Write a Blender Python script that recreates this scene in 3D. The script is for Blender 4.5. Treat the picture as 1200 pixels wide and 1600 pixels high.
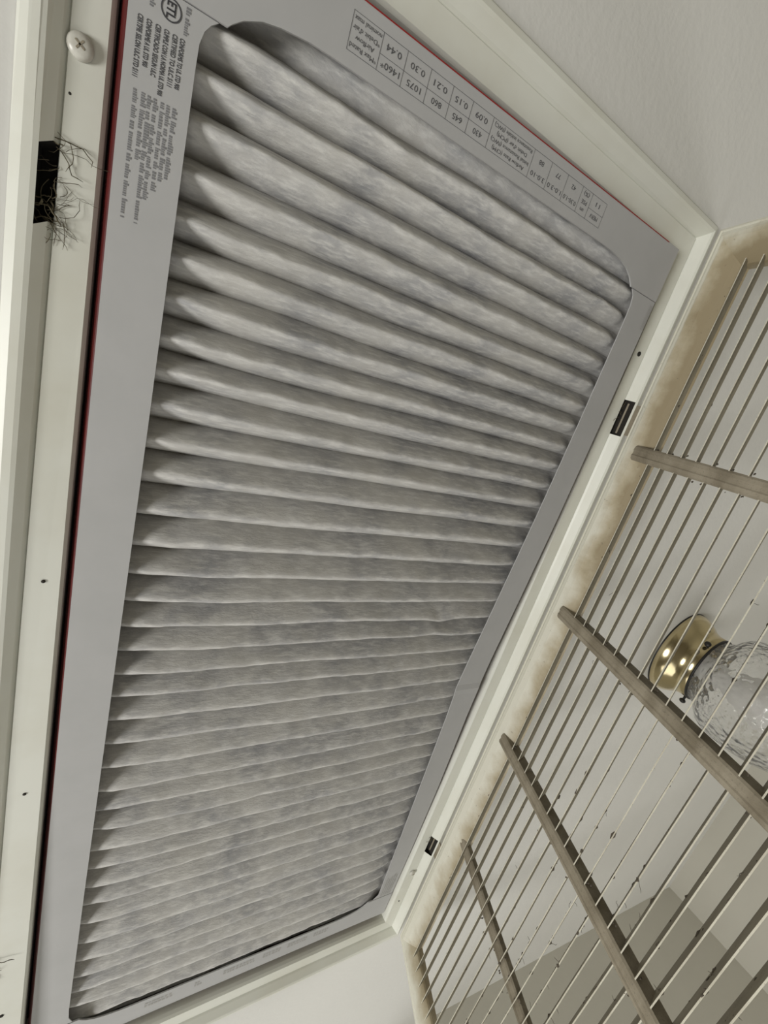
import bpy, bmesh, math, random
from mathutils import Matrix, Vector, noise
random.seed(7)
for o in list(bpy.data.objects): bpy.data.objects.remove(o)
SC = bpy.context.scene
COL = SC.collection
H = 2.40                       # ceiling height; x across the filter, y along it, z up

# ------------------------------------------------------------------ camera
CAM_R = ((0.841198, -0.290633, -0.456052), (0.109798, 0.917642, -0.382058), (0.529489, 0.271314, 0.803748))
CAM_C = (-0.16578, -0.22861, -0.24689)
cam = bpy.data.cameras.new('camera'); co = bpy.data.objects.new('camera', cam); COL.objects.link(co)
cam.sensor_fit = 'VERTICAL'; cam.sensor_height = 36.0; cam.lens = 697.5 / 1600 * 36.0
cam.clip_start = 0.01
r0, r1, r2 = [Vector(r) for r in CAM_R]
m = Matrix((r0, -r1, -r2)).transposed().to_4x4()
m.translation = Vector(CAM_C) + Vector((0, 0, H))
co.matrix_world = m
SC.camera = co

# ------------------------------------------------------------------ world, lights, exposure
w = bpy.data.worlds.new('world'); SC.world = w; w.use_nodes = True
w.node_tree.nodes['Background'].inputs[0].default_value = (0.9, 0.88, 0.82, 1)
w.node_tree.nodes['Background'].inputs[1].default_value = 0.02
def lamp(name, loc, energy, size, color, aim=None, typ='POINT', size_y=None):
    l = bpy.data.lights.new(name, typ); l.energy = energy; l.color = color
    if typ == 'POINT': l.shadow_soft_size = size
    else:
        l.shape = 'RECTANGLE'; l.size = size; l.size_y = size_y or size
    o = bpy.data.objects.new(name, l); COL.objects.link(o)
    o.location = (loc[0], loc[1], loc[2] + H)
    if aim: o.rotation_euler = (Vector((aim[0], aim[1], aim[2] + H)) - o.location).to_track_quat('-Z', 'Y').to_euler()
    return o
lamp('hall_lamp', (-1.62, 0.16, -0.86), 25.0, 0.50, (1.0, 0.992, 0.962), aim=(0.1, 0.0, 0), typ='AREA')
lamp('fill_light', (-0.15, 1.10, -1.1), 5.2, 1.0, (1.0, 0.995, 0.97), aim=(0.0, 0.35, 0), typ='AREA')  # added soft fill, lifts the ceiling towards the hall end
lamp('grille_fill_light', (0.95, 0.30, -1.5), 4.0, 0.6, (1.0, 0.985, 0.96), aim=(0.95, 0.45, 0), typ='AREA')  # added fill, brightens the ceiling and walls behind the grille
vs = SC.view_settings
vs.view_transform = 'Standard'; vs.look = 'None'; vs.gamma = 1.0; vs.use_curve_mapping = False
vs.exposure = 0.03

# ------------------------------------------------------------------ materials
def mat(name, col, rough=0.5, metal=0.0, spec=0.5):
    M = bpy.data.materials.new(name); M.use_nodes = True
    b = M.node_tree.nodes['Principled BSDF']
    b.inputs['Base Color'].default_value = (*col, 1); b.inputs['Roughness'].default_value = rough
    b.inputs['Metallic'].default_value = metal; b.inputs['Specular IOR Level'].default_value = spec
    return M
def nd(M, t, **kw):
    n = M.node_tree.nodes.new(t)
    for k, v in kw.items(): setattr(n, k, v)
    return n
def lk(M, a, b): M.node_tree.links.new(a, b)
def coords(M, scale=(1, 1, 1)):
    tc = nd(M, 'ShaderNodeTexCoord'); mp = nd(M, 'ShaderNodeMapping'); mp.inputs['Scale'].default_value = scale
    lk(M, tc.outputs['Object'], mp.inputs[0]); return mp.outputs[0]
def noise_tex(M, vec, scale, detail=4, rough=0.5):
    n = nd(M, 'ShaderNodeTexNoise'); lk(M, vec, n.inputs['Vector'])
    n.inputs['Scale'].default_value = scale; n.inputs['Detail'].default_value = detail; n.inputs['Roughness'].default_value = rough
    return n.outputs['Fac']
def ramp(M, fac, stops):
    r = nd(M, 'ShaderNodeValToRGB'); lk(M, fac, r.inputs[0])
    e = r.color_ramp.elements
    while len(e) < len(stops): e.new(0.5)
    for i, (p, c) in enumerate(stops):
        e[i].position = p; e[i].color = (*c, 1) if len(c) == 3 else c
    return r.outputs[0]
def mixc(M, fac, a, b):
    n = nd(M, 'ShaderNodeMix', data_type='RGBA')
    if isinstance(fac, float): n.inputs[0].default_value = fac
    else: lk(M, fac, n.inputs[0])
    for s, v in ((6, a), (7, b)):
        if isinstance(v, tuple): n.inputs[s].default_value = (*v, 1)
        else: lk(M, v, n.inputs[s])
    return n.outputs[2]
def setcol(M, out): lk(M, out, M.node_tree.nodes['Principled BSDF'].inputs['Base Color'])
def bump(M, h, strength, dist):
    b = nd(M, 'ShaderNodeBump'); b.inputs['Strength'].default_value = strength; b.inputs['Distance'].default_value = dist
    lk(M, h, b.inputs['Height']); lk(M, b.outputs[0], M.node_tree.nodes['Principled BSDF'].inputs['Normal'])

def blotch(name, c1, c2, scale, rough, lo=0.35, hi=0.7, bscale=None, bstr=0.2, bdist=0.001, stretch=(1, 1, 1), spec=0.4):
    M = mat(name, c1, rough, 0, spec); v = coords(M, stretch)
    f = noise_tex(M, v, scale, 5, 0.6)
    setcol(M, ramp(M, f, [(lo, c1), (hi, c2)]))
    if bscale: bump(M, noise_tex(M, v, bscale, 3), bstr, bdist)
    return M
M_ceil = blotch('ceiling_paint', (0.73, 0.725, 0.69), (0.70, 0.695, 0.66), 3.0, 0.75, bscale=170, bstr=0.22, bdist=0.0012, spec=0.25)
M_wall = blotch('wall_paint', (0.62, 0.60, 0.53), (0.59, 0.57, 0.50), 3.0, 0.8, bscale=160, bstr=0.2, bdist=0.001, spec=0.2)
M_floor = blotch('floor_carpet', (0.42, 0.39, 0.34), (0.36, 0.33, 0.29), 40, 0.95, bscale=400, bstr=0.4, bdist=0.002)
M_enamel = blotch('cream_enamel', (0.73, 0.735, 0.665), (0.65, 0.64, 0.55), 14, 0.38, lo=0.45, hi=0.85, bscale=60, bstr=0.03, bdist=0.001)
M_dark = mat('slot_interior', (0.02, 0.017, 0.013), 0.9)
M_duct = mat('duct_metal', (0.10, 0.10, 0.095), 0.7, 0.3)
M_card = blotch('white_cardboard', (0.47, 0.468, 0.465), (0.44, 0.44, 0.435), 25, 0.62, bscale=300, bstr=0.06, bdist=0.0005, spec=0.3)
M_red = blotch('dark_red_print', (0.105, 0.007, 0.006), (0.07, 0.005, 0.005), 40, 0.55)
M_ink = mat('black_ink', (0.06, 0.06, 0.065), 0.7)
M_inkg = mat('grey_ink', (0.20, 0.20, 0.205), 0.7)
M_inkt = mat('table_ink', (0.10, 0.10, 0.105), 0.7)
M_red2 = mat('red_print', (0.30, 0.02, 0.018), 0.6)
M_inkf = mat('faded_ink', (0.36, 0.35, 0.33), 0.7)
# filter media: off-white fibre, dirty in blotches, fuzzy
M_media = mat('filter_media', (0.6, 0.6, 0.58), 0.95, 0, 0.1)
v = coords(M_media, (1, 1, 1)); vs_ = coords(M_media, (0.45, 1.6, 1.6))
f1 = noise_tex(M_media, v, 26, 6, 0.65); f2 = noise_tex(M_media, vs_, 210, 4, 0.6)
c = ramp(M_media, f1, [(0.30, (0.40, 0.40, 0.41)), (0.52, (0.57, 0.56, 0.54)), (0.72, (0.62, 0.605, 0.57))])
c = mixc(M_media, ramp(M_media, f2, [(0.46, (0.0,) * 3), (0.68, (0.75,) * 3)]), c, (0.76, 0.75, 0.72))
setcol(M_media, c)
f3 = noise_tex(M_media, vs_, 420, 5, 0.7)
bump(M_media, f3, 0.55, 0.0009)
# dusty enamel of the grille: cream under brown dust
def dusty(name, clean, dust, lo, hi, scale):
    M = mat(name, clean, 0.6, 0, 0.3); v = coords(M, (1, 0.35, 1))
    f = noise_tex(M, v, scale, 6, 0.62)
    c = ramp(M, f, [(lo, dust), (hi, clean)])
    f2 = noise_tex(M, coords(M), 900, 2, 0.5)
    c = mixc(M, ramp(M, f2, [(0.62, (0,) * 3), (0.70, (0.5,) * 3)]), c, (0.12, 0.10, 0.075))
    setcol(M, c); bump(M, f2, 0.3, 0.0004); return M
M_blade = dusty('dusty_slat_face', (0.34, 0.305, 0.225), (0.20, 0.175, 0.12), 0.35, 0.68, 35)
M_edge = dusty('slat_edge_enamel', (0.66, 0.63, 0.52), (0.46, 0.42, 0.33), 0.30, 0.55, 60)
M_bar = dusty('dusty_bar', (0.33, 0.29, 0.22), (0.20, 0.17, 0.12), 0.35, 0.65, 45)
M_dust = mat('grey_brown_dust', (0.10, 0.085, 0.065), 0.95, 0, 0.1)
M_hair = mat('dark_dust_fibre', (0.10, 0.085, 0.055), 0.9, 0, 0.1)
# door stile: white at the outside, a brown dirt film towards the slats (object z = distance inside the rim)
M_door = mat('stained_enamel', (0.7, 0.68, 0.58), 0.4)
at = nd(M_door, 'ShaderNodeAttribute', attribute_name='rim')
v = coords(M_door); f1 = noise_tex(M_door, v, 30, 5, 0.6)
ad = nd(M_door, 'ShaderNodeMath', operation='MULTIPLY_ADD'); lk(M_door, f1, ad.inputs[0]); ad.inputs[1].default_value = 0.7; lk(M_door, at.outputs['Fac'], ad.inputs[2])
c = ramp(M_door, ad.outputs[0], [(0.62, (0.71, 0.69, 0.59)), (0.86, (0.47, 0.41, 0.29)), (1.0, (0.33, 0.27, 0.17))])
f2 = noise_tex(M_door, v, 420, 3, 0.6)
c = mixc(M_door, ramp(M_door, f2, [(0.66, (0,) * 3), (0.74, (0.5,) * 3)]), c, (0.16, 0.13, 0.09))
setcol(M_door, c)
M_brass = blotch('polished_brass', (0.68, 0.58, 0.36), (0.60, 0.51, 0.32), 30, 0.17)
M_brass.node_tree.nodes['Principled BSDF'].inputs['Metallic'].default_value = 1.0
M_black = mat('black_metal', (0.012, 0.011, 0.01), 0.45)
M_bulb = mat('frosted_bulb', (0.8, 0.78, 0.74), 0.35)
M_glass = mat('pebbled_glass', (0.98, 0.98, 0.975), 0.07)
g = M_glass.node_tree.nodes['Principled BSDF']; g.inputs['Transmission Weight'].default_value = 0.93; g.inputs['IOR'].default_value = 1.36
vn = nd(M_glass, 'ShaderNodeTexVoronoi', feature='SMOOTH_F1'); lk(M_glass, coords(M_glass), vn.inputs['Vector']); vn.inputs['Scale'].default_value = 150
bump(M_glass, vn.outputs['Distance'], 0.9, 0.0026)
M_screw = blotch('painted_screw', (0.62, 0.61, 0.55), (0.5, 0.48, 0.42), 200, 0.3)

# ------------------------------------------------------------------ helpers
def link(name, me, mats, parent=None):
    o = bpy.data.objects.new(name, me); COL.objects.link(o)
    for mm in (mats if isinstance(mats, (list, tuple)) else [mats]):
        if len(me.materials) < (len(mats) if isinstance(mats, (list, tuple)) else 1): me.materials.append(mm)
    if parent: o.parent = parent
    return o
def mesh(name, verts, faces, mats, parent=None, smooth=False, fm=None):
    me = bpy.data.meshes.new(name); me.from_pydata([tuple(v) for v in verts], [], faces)
    if smooth: me.polygons.foreach_set('use_smooth', [True] * len(me.polygons))
    if fm: me.polygons.foreach_set('material_index', fm)
    me.update()
    return link(name, me, mats, parent)
def from_bm(name, bm, mats, parent=None, smooth=False):
    bmesh.ops.recalc_face_normals(bm, faces=bm.faces)
    me = bpy.data.meshes.new(name); bm.to_mesh(me); bm.free()
    if smooth: me.polygons.foreach_set('use_smooth', [True] * len(me.polygons))
    return link(name, me, mats, parent)
def thing(name, label, cat, loc=(0, 0, 0), rot=None, group=None):
    o = bpy.data.objects.new(name, None); COL.objects.link(o); o.empty_display_size = 0.05
    if rot: o.matrix_world = Matrix.Translation(loc) @ rot.to_4x4()
    else: o.location = loc
    o['label'] = label; o['category'] = cat
    if group: o['group'] = group
    return o
def struct(o): o['kind'] = 'structure'; return o
def box_data(x0, x1, y0, y1, z0, z1):
    v = [(x, y, z) for x in (x0, x1) for y in (y0, y1) for z in (z0, z1)]
    f = [(0, 1, 3, 2), (4, 6, 7, 5), (0, 4, 5, 1), (2, 3, 7, 6), (0, 2, 6, 4), (1, 5, 7, 3)]
    return v, f
def box(name, b, mats, parent=None, bev=0.0):
    v, f = box_data(*b)
    bm = bmesh.new(); vv = [bm.verts.new(p) for p in v]
    for q in f: bm.faces.new([vv[i] for i in q])
    if bev: bmesh.ops.bevel(bm, geom=bm.edges[:], offset=bev, segments=2, profile=0.6, affect='EDGES')
    return from_bm(name, bm, mats, parent)
def lathe(name, prof, mats, parent, n=48, smooth=True, mod=None):
    v, f = [], []
    for i in range(n):
        a = 2 * math.pi * i / n
        for (r, z) in prof:
            k = mod(a, z) if mod else 1.0
            v.append((r * k * math.cos(a), r * k * math.sin(a), z))
    p = len(prof)
    for i in range(n):
        j = (i + 1) % n
        for k in range(p - 1): f.append((i * p + k, j * p + k, j * p + k + 1, i * p + k + 1))
    return mesh(name, v, f, mats, parent, smooth)
def tube_into(V, F, pts, r, sides=4):
    base = len(V)
    for i, p in enumerate(pts):
        p = Vector(p); a = Vector(pts[max(i - 1, 0)]); b = Vector(pts[min(i + 1, len(pts) - 1)])
        t = (b - a).normalized() if (b - a).length > 1e-9 else Vector((1, 0, 0))
        u = t.orthogonal().normalized(); w_ = t.cross(u)
        rr = r * (1.0 if i < len(pts) - 1 else 0.4)
        for k in range(sides):
            an = 2 * math.pi * k / sides
            V.append(p + u * (math.cos(an) * rr) + w_ * (math.sin(an) * rr))
    for i in range(len(pts) - 1):
        for k in range(sides):
            k2 = (k + 1) % sides
            F.append((base + i * sides + k, base + i * sides + k2, base + (i + 1) * sides + k2, base + (i + 1) * sides + k))

# ------------------------------------------------------------------ the room
EX, EY = 0.2075, 0.4105          # hole in the ceiling, hidden under the flange
XL, XR, YF, YB, XJ, YH = -2.8, 1.33, -1.9, 0.0, 0.28, 2.4
def wy(x): return 0.876 + (x - 1.33) * 0.137      # the end wall is not quite square
cv = [(XL, YF, 0), (XR, YF, 0), (XR, wy(XR), 0), (XJ, wy(XJ), 0), (XJ, YH, 0), (XL, YH, 0),
      (-EX, -EY, 0), (EX, -EY, 0), (EX, EY, 0), (-EX, EY, 0)]
cf = [(0, 1, 7, 6), (1, 2, 8, 7), (2, 3, 8), (3, 4, 5, 9, 8), (5, 0, 6, 9)]
o = mesh('ceiling', cv, [tuple(reversed(q)) for q in cf], M_ceil); o.location.z = H; struct(o)
o = mesh('floor', cv[:6], [(0, 1, 2, 3, 4, 5)], M_floor); struct(o)
def wall(name, pts, off):
    # vertical wall slab along pts (list of 2 points), thickness goes along off
    (ax, ay), (bx, by) = pts
    v = []
    for (x, y) in ((ax, ay), (bx, by), (bx + off[0], by + off[1]), (ax + off[0], ay + off[1])): v += [(x, y, 0), (x, y, H)]
    f = [(0, 2, 3, 1), (2, 4, 5, 3), (4, 6, 7, 5), (6, 0, 1, 7), (0, 6, 4, 2), (1, 3, 5, 7)]
    return struct(mesh(name, v, f, M_wall))
wall('wall_right', ((XR, YF), (XR, wy(XR))), (0.1, 0))
wall('wall_back', ((XJ, wy(XJ)), (XR + 0.1, wy(XR + 0.1))), (0, 0.1))
wall('wall_hall_right', ((XJ, wy(XJ) + 0.1), (XJ, YH)), (0.1, 0))
wall('wall_hall_back', ((XL, YH), (XJ + 0.1, YH)), (0, 0.1))
wall('wall_left', ((XL, YF), (XL, YH)), (-0.1, 0))
wall('wall_front', ((XL - 0.1, YF), (XR + 0.1, YF)), (0, -0.1))

# ------------------------------------------------------------------ return-air frame in the ceiling
frame = thing('air_register', 'cream enamelled metal air register set in the ceiling around the pleated filter', 'air register', (0, 0, H))
# stations: (x left, x right, y top, y bottom, z)
ST = [(-0.1828, 0.1825, -0.3840, 0.3850, 0.045),
      (-0.1828, 0.1825, -0.3840, 0.3850, 0.0075),
      (-0.1833, 0.1829, -0.3844, 0.3854, 0.0045),
      (-0.1848, 0.1838, -0.3854, 0.3863, 0.0022),
      (-0.1949, 0.1965, -0.3990, 0.3990, 0.0012),
      (-0.1954, 0.1970, -0.3995, 0.3995, 0.0028),
      (-0.1970, 0.1985, -0.4010, 0.4010, 0.000),
      (-0.2010, 0.2025, -0.4050, 0.4050, -0.0055),
      (-0.2028, 0.2040, -0.4065, 0.4065, -0.0065),
      (-0.2060, 0.2065, -0.4095, 0.4095, -0.0062),
      (-0.2095, 0.2095, -0.41275, 0.41275, -0.0025),
      (-0.2098, 0.2098, -0.4131, 0.4131, -0.0003)]
SLOTS = {'L': [(-0.2755, -0.2475), (0.212, 0.241)], 'R': [(-0.273, -0.243), (0.243, 0.268)]}
def side(which):
    V, F = [], []
    cuts = []
    if which in 'LR':
        for a, b in SLOTS[which]: cuts += [a, b]
    def P(s, t):
        xl, xr, yt, yb, z = s
        if which == 'L': return (xl + (0.0098 if t == 1 else 0.0004 if t == 0 else 0.0005 + 0.0095 * (t + 0.385) / 0.77) * (1.0 if xl > -0.19 else 0.0), yt if t == 0 else yb if t == 1 else t, z)
        if which == 'R': return (xr, yt if t == 0 else yb if t == 1 else t, z)
        if which == 'T': return (xl + (0.0004 if xl > -0.19 else 0) if t == 0 else xr, yt, z)
        return (xl + (0.0098 if xl > -0.19 else 0) if t == 0 else xr, yb, z)
    ts = [0] + cuts + [1]
    for i_, s in enumerate(ST):
        for t in ts:
            q = P(s, t)
            if which == 'L' and i_ >= 7 and t not in (0, 1): q = (q[0], q[1] + 0.0028, q[2])
            if which == 'L' and t not in (0, 1) and q[2] < 0: q = (q[0], q[1], q[2] * 0.45)
            V.append(q)
    n = len(ts)
    for k in range(len(ST) - 1):
        for j in range(n - 1):
            if cuts and 5 <= k <= 6 and j in (1, 3): continue
            F.append((k * n + j, k * n + j + 1, (k + 1) * n + j + 1, (k + 1) * n + j))
    o = mesh('frame_side', V, F, M_enamel, frame)
    return o
for s in 'LRTB': side(s)
for wch, sg in (('L', -1), ('R', 1)):
    for a, b in SLOTS[wch]:
        # open cavity behind each latch slot
        x0, x1 = sorted((sg * (0.1972 if sg > 0 else 0.1956), sg * (0.2035 if sg > 0 else 0.2020)))
        v, f = box_data(x0, x1, a - 0.001, b + 0.001, -0.0020, 0.014)
        f = [q for q in f if q != (0, 2, 6, 4)]
        o = mesh('latch_slot', [(x, y, z + 0.0) for x, y, z in v], [(0, 1, 3, 2), (4, 6, 7, 5), (0, 4, 5, 1), (2, 3, 7, 6), (1, 5, 7, 3)], M_dark, frame)
        for i in (0, 1, 2, 3) if sg < 0 else ():
            o.data.vertices[i].co.y += 0.0028
        for i in (0, 2) if sg < 0 else (4, 6):
            o.data.vertices[i].co.z = -0.0052 if sg > 0 else -0.0022
        for i in (4, 6) if sg < 0 else (0, 2):
            o.data.vertices[i].co.z = 0.003
# the sheet-metal box above the filter
v, f = box_data(-0.1848, 0.1828, -0.3843, 0.3853, 0.044, 0.30)
mesh('duct_box', v, [q for q in f if q != (0, 2, 6, 4)], M_duct, frame)
def screw(x, y, r, ang):
    s = lathe('screw', [(r * 1.0, 0.0014), (r * 1.0, 0.0003), (r * 0.86, -0.0006), (r * 0.5, -0.0011), (0.0001, -0.0012)], M_screw, frame, 24)
    s.location = (x, y, 0)
    V, F = [], []
    for a in (ang, ang + math.pi / 2):
        cx, sx = math.cos(a), math.sin(a); L_, w_ = r * 0.42, r * 0.07; b0 = len(V)
        for (p, q) in ((-L_, -w_), (L_, -w_), (L_, w_), (-L_, w_)):
            for z in (-0.00135, -0.0006): V.append((p * cx - q * sx, p * sx + q * cx, z))
        F += [tuple(b0 + i for i in q) for q in ((0, 2, 4, 6), (0, 1, 3, 2), (2, 3, 5, 4), (4, 5, 7, 6), (6, 7, 1, 0))]
    o = mesh('screw_slot', V, F, M_bar, s)
    return s
screw(-0.1915, -0.3085, 0.0043, 0.6)
screw(0.1915, 0.3000, 0.0036, 0.2)
for (x, y, r) in ((0.1900, -0.309, 0.0019), (-0.1875, -0.084, 0.0009), (-0.1868, 0.0615, 0.0009), (-0.1880, 0.278, 0.0016), (0.1905, 0.35, 0.0009), (-0.1935, -0.293, 0.0005)):
    h_ = lathe('dark_hole_disc', [(r, 0.006), (r * 1.02, 0.0012), (r * 1.02, 0.0010), (0.0001, 0.0009)], M_dark, frame, 12); h_.location = (x, y, 0.0003)  # closed discs on the lip, the dark of each hole put into their colour
# dust fibres caught round the latch slots
def fibres(spots, name):
    V, F = [], []
    for (x, y, n, L_, spread, rad) in spots:
        for i in range(n):
            px = x + random.uniform(-0.003, 0.003); py = y + random.gauss(0, spread); pz = 0.0004
            a = random.uniform(-0.9, 0.9) if x < 0 else math.pi + random.uniform(-0.9, 0.9)
            if random.random() < 0.2: a += math.pi
            pts = [(px, py, pz)]; st = random.uniform(0.3, 1.0) * L_ / 7
            for k in range(7):
                a += random.gauss(0, 0.45)
                px += math.cos(a) * st; py += math.sin(a) * st
                pz = max(min(pz + random.uniform(-0.0006, 0.0006), 0.0008), -0.0012)
                pts.append((px, py, pz))
            tube_into(V, F, pts, rad * random.uniform(0.5, 1.2), 3)
    o = mesh(name, V, F, M_hair, frame); o['kind'] = 'stuff'
    return o
fibres([(-0.195, -0.248, 20, 0.015, 0.003, 0.00013), (-0.195, -0.262, 14, 0.015, 0.006, 0.00014), (-0.195, -0.274, 7, 0.018, 0.002, 0.00020),
        (-0.199, -0.250, 8, 0.010, 0.003, 0.0004), (-0.196, 0.222, 14, 0.014, 0.006, 0.0003), (0.2, 0.246, 6, 0.012, 0.004, 0.00025), (0.199, -0.26, 6, 0.008, 0.01, 0.0002)], 'dust_fibres')

# ------------------------------------------------------------------ air filter
W, L = 0.349, 0.756
FR = Matrix(((0.999853, 0.014036, 0.009865), (-0.013826, 0.999684, -0.021066), (-0.010158, 0.020926, 0.999729)))
filt = thing('air_filter', 'pleated white furnace air filter in a printed cardboard frame with red edges', 'air filter',
             Vector((-0.17912, -0.37504, -0.00410)) + Vector((0, 0, H)), FR)
TK = 0.0007
def sheet(name, poly, z0, z1, m_, holes=None):
    """flat die-cut board: polygon (list of xy) with thickness"""
    bm = bmesh.new()
    lo = [bm.verts.new((x, y, z0)) for x, y in poly]
    hi = [bm.verts.new((x, y, z1)) for x, y in poly]
    n = len(poly)
    bm.faces.new(lo); bm.faces.new(hi)
    for i in range(n): bm.faces.new((lo[i], lo[(i + 1) % n], hi[(i + 1) % n], hi[i]))
    bmesh.ops.triangulate(bm, faces=[f for f in bm.faces if len(f.verts) > 4])
    return from_bm(name, bm, m_, filt)
SE = 0.037
capl = [(0.0332, SE), (0.0345, 0.0355), (0.0384, 0.0322), (0.0454, 0.0287), (0.053, 0.0268), (0.0647, 0.0253), (0.0757, 0.025)]
cap = [(0, 0), (W, 0), (W, SE)] + [(W - x, y) for x, y in capl] + [(x, y) for x, y in reversed(capl)] + [(0, SE)]
sheet('cardboard_end', cap, -0.0004, TK, M_card)
sheet('cardboard_end', [(x, L - y) for x, y in cap], -0.0004, TK, M_card)
lft = [(0.0, SE + 0.0004), (0.0300, SE + 0.0004), (0.0275, 0.0395), (0.0255, 0.0425), (0.0243, 0.047), (0.0241, 0.056), (0.0246, 0.2), (0.0246, 0.55), (0.0250, 0.700), (0.0256, 0.711), (0.0285, 0.7185), (0.0, 0.7187)]
sheet('cardboard_strip', lft, 0.0, TK, M_card)
# right strip: buckled inwards, with a crease
rin = [(SE + 0.0004, 0.3185), (0.041, 0.3225), (0.047, 0.3243), (0.06, 0.3246), (0.14, 0.3232), (0.22, 0.3205), (0.30, 0.3165), (0.37, 0.3128), (0.398, 0.3108), (0.403, 0.3092), (0.410, 0.3118), (0.44, 0.3150), (0.543, 0.3200), (0.64, 0.3245), (0.69, 0.3268), (0.713, 0.3278), (0.7187, 0.3225)]
rout = [0.349, 0.349, 0.349, 0.349, 0.3485, 0.3475, 0.345, 0.342, 0.3408, 0.3395, 0.3415, 0.343, 0.3475, 0.349, 0.349, 0.349, 0.349]
rz = [0, 0, 0, 0, 0, 0, 0, 0.0, -0.0006, -0.0022, -0.0008, 0, 0, 0, 0, 0, 0]
V, F = [], []
for (y, x), xo, z in zip(rin, rout, rz):
    V += [(x, y, z), (xo, y, z), (xo, y, z + TK), (x, y, z + TK)]
for i in range(len(rin) - 1):
    for k in range(4): F.append((i * 4 + k, i * 4 + (k + 1) % 4, i * 4 + 4 + (k + 1) % 4, i * 4 + 4 + k))
F += [(0, 1, 2, 3), tuple(len(V) - 4 + i for i in (3, 2, 1, 0))]
mesh('cardboard_strip', V, F, M_card, filt)
# red printed sides, flaring a little upwards
def fside(p0, p1, out, fl):
    V, F = [], []
    n = 2
    for (x, y) in (p0, p1):
        for (d, z) in ((-0.0002, 0.0004), (0.0006, 0.0007), (fl, 0.010), (fl, 0.019), (fl - 0.0012, 0.019), (fl - 0.0012, 0.010), (-0.0012, 0.001)):
            V.append((x + out[0] * d, y + out[1] * d, z))
    for k in range(7): F.append((k, (k + 1) % 7, 7 + (k + 1) % 7, 7 + k))
    mesh('cardboard_side', V, F, M_red, filt)
fside((0.0, 0.002), (0.0, L - 0.002), (-1, 0), 0.0026)
fside((0.002, 0.0), (W - 0.002, 0.0), (0, -1), 0.0020)
fside((0.002, L), (W - 0.002, L), (0, 1), 0.0006)
# right side follows the buckled strip
V, F = [], []
prs = [(y, xo) for (y, x), xo in zip(rin, rout)]; prs = [(0.002, 0.349)] + prs + [(L - 0.002, 0.349)]
for y, xo in prs:
    for (d, z) in ((-0.0002, 0.0004), (0.0005, 0.0008), (0.0004, 0.019), (-0.0008, 0.019), (-0.0012, 0.001)): V.append((xo + d, y, z))
for i in range(len(prs) - 1):
    for k in range(5): F.append((i * 5 + k, i * 5 + (k + 1) % 5, i * 5 + 5 + (k + 1) % 5, i * 5 + 5 + k))
mesh('cardboard_side', V, F, M_red, filt)

# pleats: one folded mesh per pleat, valley to valley
crest = [0.0200, 0.0385, 0.0548, 0.0715, 0.0898, 0.1067, 0.1235, 0.1403, 0.1577, 0.1740, 0.1915, 0.2085, 0.2270, 0.2470, 0.2666, 0.2855, 0.3040, 0.3222, 0.3395, 0.3569,
         0.3741, 0.3930, 0.4136, 0.4341, 0.4552, 0.4742, 0.4929, 0.5138, 0.5333, 0.5529, 0.5739, 0.5957, 0.6195, 0.6425, 0.6632, 0.6834, 0.7051, 0.7262, 0.7405]
val = [0.0115] + [(a + b) / 2 for a, b in zip(crest[:-1], crest[1:])] + [0.7490]
NX, NT = 90, 18
X0, X1 = 0.003, 0.346
def wob(x, k, s): return noise.noise(Vector((x * s, k * 3.7, 1.3)))
for k, yc in enumerate(crest):
    va, vb = val[k], val[k + 1]
    V, F = [], []
    for i in range(NX + 1):
        x = X0 + (X1 - X0) * i / NX
        cw = yc + 0.0017 * wob(x, k, 14) + 0.0009 * wob(x, k + 50, 45) + 0.0004 * wob(x, k + 90, 120)
        if k in (17, 18): cw += (0.0035 if k == 17 else -0.0020) * math.exp(-((x - 0.262) / 0.011) ** 2)
        aw = va + (0.0012 * wob(x, k + 200, 12) if k > 0 else 0)
        bw = vb + (0.0012 * wob(x, k + 201, 12) if k < len(crest) - 1 else 0)
        ed = 0.0060 * (math.exp(-max(x - 0.016, 0) / 0.010) + math.exp(-max(0.334 - x, 0) / 0.010))
        zc = 0.0018 + 0.0008 * wob(x, k + 120, 25) + ed
        if k == 0: zc += 0.0105
        if k == len(crest) - 1: zc += 0.0035
        zt = 0.0178
        for j in range(NT + 1):
            t = -1 + 2 * j / NT
            y = cw + (cw - aw) * t if t < 0 else cw + (bw - cw) * t
            z = zc + (zt - zc) * (abs(t) ** 1.6)
            q = Vector((x * 95, y * 95, k * 1.7)); z += (0.00055 * noise.noise(q) + 0.0003 * noise.noise(q * 2.3)) * (1 - abs(t))
            V.append((x, y, z))
    n = NT + 1
    for i in range(NX):
        for j in range(NT): F.append((i * n + j, (i + 1) * n + j, (i + 1) * n + j + 1, i * n + j + 1))
    mesh('pleat', V, F, M_media, filt, smooth=True)
# unseen board added behind the pleats so no light leaks through
box('light_stop_board', (0.002, W - 0.002, 0.002, L - 0.002, 0.0182, 0.0188), M_duct, filt)

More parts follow.
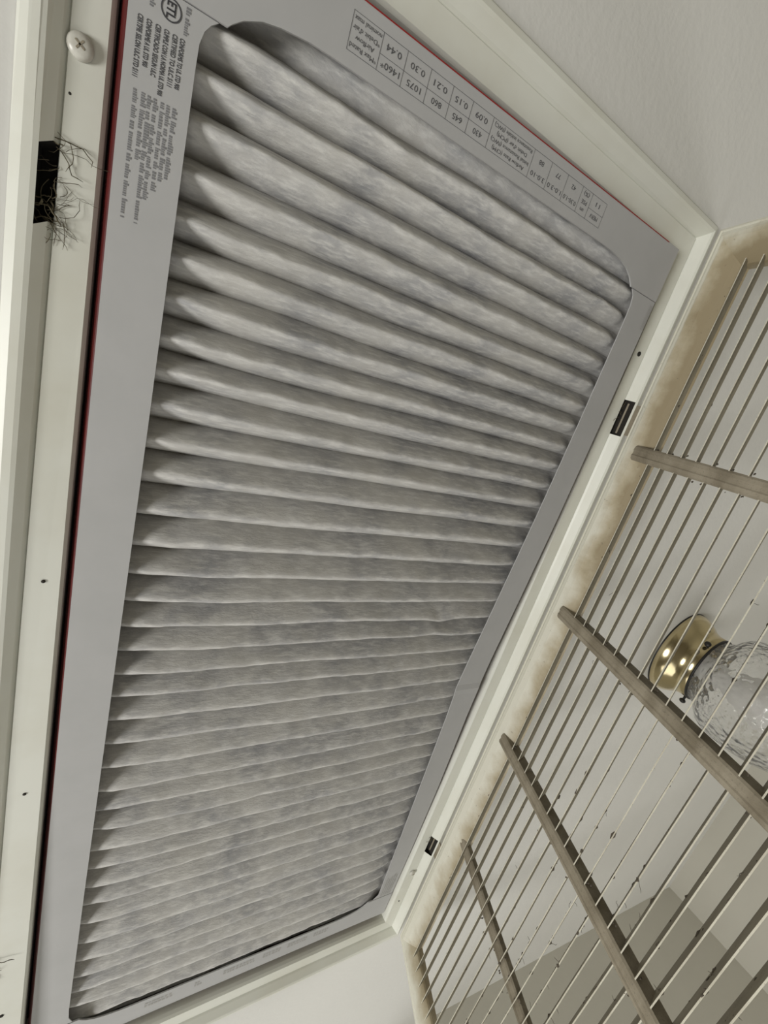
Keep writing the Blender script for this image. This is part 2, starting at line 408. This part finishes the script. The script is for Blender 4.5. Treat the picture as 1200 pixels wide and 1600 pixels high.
# ---- print
TEXT_CACHE = {}
def text_data(s):
    if s not in TEXT_CACHE:
        cu = bpy.data.curves.new('t', 'FONT'); cu.body = s; cu.size = 1.0; cu.resolution_u = 2
        ob = bpy.data.objects.new('t', cu); COL.objects.link(ob)
        bpy.context.view_layer.update()
        me = ob.evaluated_get(bpy.context.evaluated_depsgraph_get()).to_mesh()
        vv = [tuple(p.co) for p in me.vertices]; ff = [tuple(p.vertices) for p in me.polygons]
        xs = [p[0] for p in vv] or [0]
        TEXT_CACHE[s] = (vv, ff, min(xs), max(xs))
        ob.evaluated_get(bpy.context.evaluated_depsgraph_get()).to_mesh_clear()
        bpy.data.objects.remove(ob); bpy.data.curves.remove(cu)
    return TEXT_CACHE[s]
PZ = -0.00018
class Print:
    def __init__(s): s.V, s.F = [], []
    def text(s, t, x, y, h, mode, width=None, align='L', bold=0.0, z=PZ):
        """mode 'D': reads down the left strip (+y), 'U': upside down (-x); (x, y) start of baseline"""
        vv, ff, a, b = text_data(t)
        sx = h
        if width: sx = width / max(b - a, 1e-6)
        wd = (b - a) * sx
        off = 0 if align == 'L' else -wd / 2
        offs = [(0, 0)] if not bold else [(0, 0), (bold, 0), (bold * 0.5, bold * 0.6)]
        for (ox, oy) in offs:
            b0 = len(s.V)
            for (px, py, _) in vv:
                u = (px - a) * sx + off + ox; w_ = py * h + oy
                s.V.append((x + w_, y + u, z) if mode == 'D' else (x - u, y + w_, z))
            s.F += [tuple(b0 + i for i in q) for q in ff]
    def quad(s, x0, y0, x1, y1, z=PZ):
        b0 = len(s.V); s.V += [(x0, y0, z), (x1, y0, z), (x1, y1, z), (x0, y1, z)]; s.F.append((b0, b0 + 1, b0 + 2, b0 + 3))
    def ring(s, x, y, r, w_, n=32, z=PZ):
        b0 = len(s.V)
        for i in range(n):
            a = 2 * math.pi * i / n
            s.V += [(x + r * math.cos(a), y + r * math.sin(a), z), (x + (r - w_) * math.cos(a), y + (r - w_) * math.sin(a), z)]
        for i in range(n):
            j = (i + 1) % n; s.F.append((b0 + 2 * i, b0 + 2 * j, b0 + 2 * j + 1, b0 + 2 * i + 1))
    def words(s, x, y0, y1, h, mode, rnd):
        """illegible small print: a run of word-shaped strokes"""
        p = y0
        while p < y1:
            wl = min(rnd.uniform(0.8, 3.0) * h * 1.6, y1 - p)
            q = p
            while q < p + wl:
                lw = h * rnd.uniform(0.22, 0.5); hh = h * rnd.choice((0.6, 0.65, 0.7, 1.0))
                if mode == 'D': s.quad(x, q, x + hh, q + lw)
                else: s.quad(q, x, q + lw, x + hh)
                q += lw + h * 0.14
            p = q + h * 0.45
    def build(s, name, m_):
        o = mesh(name, s.V, s.F, m_, filt); o['kind'] = 'stuff'
        return o
# performance table on the end board (printed upside down to the camera)
T = Print(); ZC = PZ - 0.0004
tx0, tx1, ty0, ty1 = 0.0803, 0.2632, 0.0055, 0.0193
ym = 0.0131
lw = 0.00018
def tl(x0, y0, x1, y1): T.quad(min(x0, x1) - lw / 2, min(y0, y1) - lw / 2, max(x0, x1) + lw / 2, max(y0, y1) + lw / 2, ZC)
cols = [0.2632, 0.2486, 0.2388, 0.2245, 0.2099, 0.1951, 0.1631, 0.1486, 0.1356, 0.1219, 0.1083, 0.0953, 0.0803]
tl(tx0, ty0, tx1, ty0); tl(tx0, ty1, tx1, ty1)
for i, x in enumerate(cols): tl(x, ty0, x, ty1)
def cell(i, top, bot, size=0.0034, split=True):
    a, b = cols[i], cols[i + 1]; cx = (a + b) / 2
    if split: tl(a, ym, b, ym)
    w_ = abs(a - b)
    for t, y in ((top, ym + 0.0017), (bot, ty0 + 0.0026)):
        T.text(t, cx, y, size, 'U', width=min(w_ * 0.82, size * 0.56 * len(t)), align='C', z=ZC)
cell(0, 'MERV', '11')
cell(2, '0.30-1.0', '42', split=False); cell(3, '1.0-3.0', '77', split=False); cell(4, '3.0-10', '88', split=False)
for i, (a, b) in enumerate((('430', '0.09'), ('645', '0.15'), ('860', '0.21'), ('1075', '0.30'), ('1460*', '0.44'))): cell(6 + i, a, b, 0.0036)
def lines(i, ls, size):
    a, b = cols[i], cols[i + 1]; n = len(ls); st = (ty1 - ty0 - 0.0012) / n
    for k, t in enumerate(ls): T.text(t, (a + b) / 2, ty1 - 0.0006 - st * (k + 0.8), size, 'U', width=min(abs(a - b) * 0.9, size * 0.52 * len(t)), align='C', z=ZC)
lines(1, ['um', 'PSE', '(%)'], 0.0032)
lines(5, ['Airflow Rate (CFM)', 'Initial Resistance (IWC)', "Debit d'air (PCM)", 'Resistance initiale (IWC)'], 0.0026)
lines(11, ['*Max Rated', 'Airflow', "*Debit d'air", 'nominal max'], 0.0026)
T.build('printed_table', M_inkt)
E_ = Print(); E_.quad(0.060, 0.0, 0.335, 0.0006, ZC); E_.build('red_edge_print', M_red2)
# capitals on the long strip, reading down
rnd = random.Random(3)
B = Print()
for t, x, y1 in (('CONFORMS TO UL STD 900', 0.0176, 0.0649), ('CERTIFIED TO ULC S111', 0.0150, 0.0652), ('CUMPLE CON LA NORMA UL STD 900', 0.0121, 0.0696),
                 ('CERTIFICADO SEGUN ULC', 0.0092, 0.0648), ('CONFORME A UL STD 900', 0.0062, 0.0632), ('CERTIFIE SELON ULC STD S111', 0.0033, 0.0676)):
    B.text(t, x, 0.0486, 0.0024, 'D', width=y1 - 0.0486, bold=0.00012)
B.build('printed_capitals', M_inkt)
B = Print()
B.ring(0.0137, 0.0423, 0.0036, 0.0005); B.text('ETL', 0.0121, 0.0423, 0.0044, 'D', width=0.0050, align='C', bold=0.00025)
B.build('printed_mark', M_ink)
S = Print()
for x, y1 in ((0.0180, 0.0963), (0.0158, 0.0980), (0.0137, 0.1022), (0.0112, 0.1068), (0.0070, 0.0941), (0.0091, 0.1168), (0.0042, 0.1163)):
    S.words(x, 0.0713, y1, 0.0017, 'D', rnd)
S.words(0.0185, 0.0385, 0.0470, 0.0016, 'D', rnd); S.words(0.0066, 0.0385, 0.0440, 0.0016, 'D', rnd); S.words(0.0040, 0.0385, 0.0430, 0.0016, 'D', rnd)
S.build('printed_small_text', M_inkg)
S = Print()
for k in range(4): S.words(0.3455 + k * 0.0010 - 0.0006, 0.0405, 0.058, 0.0007, 'D', rnd)
for k in range(5): S.words(0.331 + k * 0.003, 0.690 - rnd.uniform(0, 0.012), 0.716, 0.0018, 'D', rnd)
PZ_OLD = PZ; PZ = PZ - 0.0004
def quad2(x0, y0, x1, y1): S.quad(x0, y0, x1, y1, PZ)
for (a, b) in ((0.085, 0.108), (0.128, 0.133), (0.155, 0.185), (0.195, 0.212), (0.222, 0.242), (0.252, 0.268)):
    for yy in (0.7365, 0.7405):
        p = a
        while p < b:
            lw_ = rnd.uniform(0.0012, 0.003); quad2(p, yy, p + lw_, yy + 0.0026); p += lw_ + rnd.uniform(0.0006, 0.0016)
S.build('faded_print', M_inkf)

# ------------------------------------------------------------------ the grille door, hanging open on its hinge
TH = math.radians(-18.05)
HX, HZ = 0.2042, -0.0082
du = Vector((math.sin(TH), 0, -math.cos(TH))); dv = Vector((0, 1, 0)); dn = du.cross(dv)
if dn.x < 0: dn = -dn            # away from the camera
DR = Matrix((du, dv, dn)).transposed()
if DR.determinant() < 0: raise SystemExit('door axes')
door = thing('hinged_grille', 'dusty cream metal grille with thin slats hanging open on hinges beside the filter', 'grille', (HX, 0, HZ + H), DR)
UW, V0, V1 = 0.392, -0.4085, 0.4030
RING = [(0.0, 0.0135), (0.0, 0.0035), (0.0010, 0.0012), (0.0030, 0.0), (0.0042, 0.0004), (0.0050, 0.0), (0.0075, -0.0010), (0.0110, -0.0012), (0.0170, 0.0006), (0.0250, 0.0040), (0.0292, 0.0062), (0.0300, 0.0080), (0.0300, 0.0135)]
def door_side(which, name):
    V, F, A = [], [], []
    N = 24
    for (d, n) in RING:
        for j in range(N + 1):
            t = j / N
            ua, ub, va, vb = d, UW - d, V0 + d, V1 - d
            if which == 'H': p = (ua, va + (vb - va) * t, n)
            elif which == 'F': p = (ub, va + (vb - va) * t, n)
            elif which == 'T': p = (ua + (ub - ua) * t, va, n)
            else: p = (ua + (ub - ua) * t, vb, n)
            V.append(p); A.append(min(d / 0.030, 1.0))
    m_ = N + 1; R_ = len(RING)
    for k in range(R_):
        k2 = (k + 1) % R_
        for j in range(N): F.append((k * m_ + j, k * m_ + j + 1, k2 * m_ + j + 1, k2 * m_ + j))
    o = mesh(name, V, F, M_door, door)
    at_ = o.data.attributes.new('rim', 'FLOAT', 'POINT')
    # the top rail and the upper stile are the dirtiest
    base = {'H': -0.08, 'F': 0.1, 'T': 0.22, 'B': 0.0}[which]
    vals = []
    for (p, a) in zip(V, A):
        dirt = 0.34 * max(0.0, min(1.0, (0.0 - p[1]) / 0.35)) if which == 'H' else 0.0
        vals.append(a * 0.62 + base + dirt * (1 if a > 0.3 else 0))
    at_.data.foreach_set('value', vals)
    return o
door_side('H', 'stile'); door_side('F', 'stile'); door_side('T', 'rail'); door_side('B', 'rail')
# slats
SL, DEP, TKB = -0.66, 0.0110, 0.0009
def slat_mesh(k):
    V, F, fm = [], [], []
    N = 40
    for j in range(N + 1):
        v_ = V0 + 0.028 + (V1 - V0 - 0.056) * j / N
        wb = 0.0005 * noise.noise(Vector((v_ * 9, k * 2.1, 0)))
        tw = 0.0006 * noise.noise(Vector((v_ * 6, k * 2.1, 7)))
        for (du_, n) in ((-TKB / 2, 0.0), (TKB / 2, 0.0), (DEP * SL + TKB / 2 + tw, DEP), (DEP * SL - TKB / 2 + tw, DEP)):
            V.append((du_ + wb, v_, n))
    for j in range(N):
        for q in range(4):
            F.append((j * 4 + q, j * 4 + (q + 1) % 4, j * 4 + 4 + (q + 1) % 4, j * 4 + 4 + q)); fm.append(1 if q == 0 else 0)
    F += [(0, 3, 2, 1), tuple(N * 4 + i for i in range(4))]; fm += [0, 0]
    return V, F, fm
SLATS = [0.0108 + 0.0132 * k for k in range(2, 28)]
for k, u in enumerate(SLATS):
    V, F, fm = slat_mesh(k)
    o = mesh('slat', V, F, [M_blade, M_edge], door, fm=fm); o.location = (u, 0, 0)
# cross bars
BARS = [(-0.2337, 0.0), (-0.080, 0.0), (0.0693, 0.0), (0.2062, 0.0050)]
for (vb, off) in BARS:
    n0 = -0.0012 + off; hw = 0.0062
    prof = [(-hw, 0.0098), (-hw, n0 + 0.0016), (-hw + 0.0014, n0 + 0.0003), (-0.0022, n0 - 0.0004), (-0.0012, n0 + 0.0003), (0.0012, n0 + 0.0003), (0.0022, n0 - 0.0004), (hw - 0.0014, n0 + 0.0003), (hw, n0 + 0.0016), (hw, 0.0098)]
    V = [(u, vb + a, n) for u in (0.0180, UW - 0.018) for (a, n) in prof]; n = len(prof)
    F = [(i, (i + 1) % n, n + (i + 1) % n, n + i) for i in range(n)] + [tuple(range(n)), tuple(range(2 * n - 1, n - 1, -1))]
    mesh('cross_bar', V, F, M_bar, door)
# hinge tabs hooking into the slots of the frame
for (a, b) in SLOTS['R']:
    V = []
    for v_ in (a + 0.002, b - 0.002):
        for (u, n) in ((0.004, 0.0004), (-0.004, -0.0006), (-0.0085, -0.0040), (-0.0085, -0.0030), (-0.0045, 0.0008), (0.004, 0.0016)): V.append((u, v_, n))
    F = [(i, (i + 1) % 6, 6 + (i + 1) % 6, 6 + i) for i in range(6)] + [(0, 1, 2, 3, 4, 5), (11, 10, 9, 8, 7, 6)]
    mesh('hinge_tab', V, F, M_bar, door)
# clumps of dust along the slats and bars
rd = random.Random(11)
V, F = [], []
ICO = bmesh.new(); bmesh.ops.create_icosphere(ICO, subdivisions=1, radius=1.0)
iv = [tuple(p.co) for p in ICO.verts]; idx = {p: i for i, p in enumerate(ICO.verts)}; jf = [tuple(idx[p] for p in f_.verts) for f_ in ICO.faces]; ICO.free()
def clump(u, v_, n, r, st=1.6):
    b0 = len(V)
    for (x, y, z) in iv:
        k = r * rd.uniform(0.45, 1.3); V.append((u + x * k * 0.8, v_ + y * k * st, n + z * k))
    F.extend([tuple(b0 + i for i in q) for q in jf])
def wisp(u, v_, n, L_):
    pts = [(u, v_, n)]; a = rd.uniform(0, 6.28); b = rd.uniform(-1, 1)
    for i in range(5):
        a += rd.gauss(0, 0.6); u += math.cos(a) * L_ / 5; v_ += math.sin(a) * L_ / 5; n += b * L_ / 9
        pts.append((u, v_, n))
    tube_into(V, F, pts, 0.00016, 3)
for k, u in enumerate(SLATS):
    wgt = 6 + int(max(0, u - 0.06) * 380)
    for i in range(wgt):
        t = rd.random(); v_ = rd.uniform(-0.34, 0.34)
        if 0.09 < u < 0.22 and rd.random() < 0.5: v_ = rd.uniform(0.0, 0.30)
        clump(u + DEP * SL * t, v_, DEP * t + rd.uniform(-0.0004, 0.0004), rd.uniform(0.0003, 0.0008) + (rd.uniform(0, 0.0009) if 0.10 < u < 0.24 and rd.random() < 0.6 else 0), 2.2)
        if rd.random() < 0.15: wisp(u + DEP * SL * t, v_, DEP * t, rd.uniform(0.003, 0.007))
for (vb, off) in BARS:
    for u in SLATS:
        for sg in (-1, 1):
            if rd.random() < 0.6:
                for q in range(rd.randint(1, 3)): clump(u + rd.uniform(-0.002, 0.002), vb + sg * (0.0066 + rd.uniform(0, 0.002)), rd.uniform(0.0, 0.006), rd.uniform(0.0004, 0.0010), 1.2)
for i in range(40): clump(rd.uniform(0.026, 0.034), rd.uniform(-0.37, 0.36), 0.006, rd.uniform(0.0003, 0.0007), 2.0)
o = mesh('dust', V, F, M_dust, door); o['kind'] = 'stuff'

# ------------------------------------------------------------------ ceiling light behind the grille
lt = thing('ceiling_light', 'brass ceiling light with pebbled clear glass globe seen through the grille', 'light fixture', (0.549, 0.005, H))
lathe('canopy', [(0.052, -0.0002), (0.0602, -0.0002), (0.0606, -0.0022), (0.0600, -0.0075), (0.0575, -0.0135), (0.0535, -0.0200), (0.0500, -0.0245), (0.0480, -0.0290), (0.0473, -0.0330), (0.0470, -0.0425), (0.0462, -0.0430), (0.0450, -0.0425), (0.0450, -0.030)], M_brass, lt, 96)
lathe('canopy_rim', [(0.0600, -0.0001), (0.0612, -0.0001), (0.0614, -0.0010), (0.0604, -0.0018)], M_black, lt, 96)
lathe('fitter_ring', [(0.0455, -0.0418), (0.0474, -0.0420), (0.0477, -0.0432), (0.0474, -0.0444), (0.0455, -0.0446)], M_black, lt, 96)
for ang in (229, 103, 338):
    a = math.radians(ang)
    bm = bmesh.new()
    bmesh.ops.create_cone(bm, cap_ends=True, segments=14, radius1=0.0016, radius2=0.0016, depth=0.007, matrix=Matrix.Translation((0.050, 0, 0)) @ Matrix.Rotation(math.pi / 2, 4, 'Y'))
    bmesh.ops.create_uvsphere(bm, u_segments=14, v_segments=8, radius=0.0040, matrix=Matrix.Translation((0.0545, 0, 0)) @ Matrix.Diagonal((0.8, 1, 1, 1)))
    s_ = from_bm('thumbscrew', bm, M_black, lt, True); s_.location = (0, 0, -0.0385); s_.rotation_euler = (0, 0, a)
gp = [(0.0425, -0.034), (0.0430, -0.046), (0.0432, -0.050), (0.0450, -0.0515), (0.0450, -0.0530), (0.0465, -0.0545), (0.0465, -0.0560), (0.0490, -0.0580), (0.0560, -0.0620), (0.0625, -0.0680), (0.0660, -0.0760), (0.0680, -0.0900), (0.0685, -0.1100), (0.0660, -0.1300), (0.0600, -0.1480), (0.0500, -0.1620), (0.0350, -0.1720), (0.0170, -0.1770), (0.0004, -0.1780)]
gl = lathe('glass_globe', gp, M_glass, lt, 72)
md = gl.modifiers.new('thickness', 'SOLIDIFY'); md.thickness = 0.0028; md.offset = -1
lathe('socket', [(0.0001, -0.020), (0.019, -0.020), (0.019, -0.055), (0.0001, -0.055)], M_bulb, lt, 24)
lathe('bulb', [(0.013, -0.054), (0.0135, -0.066), (0.018, -0.078), (0.026, -0.092), (0.0298, -0.108), (0.028, -0.124), (0.020, -0.136), (0.009, -0.1415), (0.0001, -0.142)], M_bulb, lt, 32)
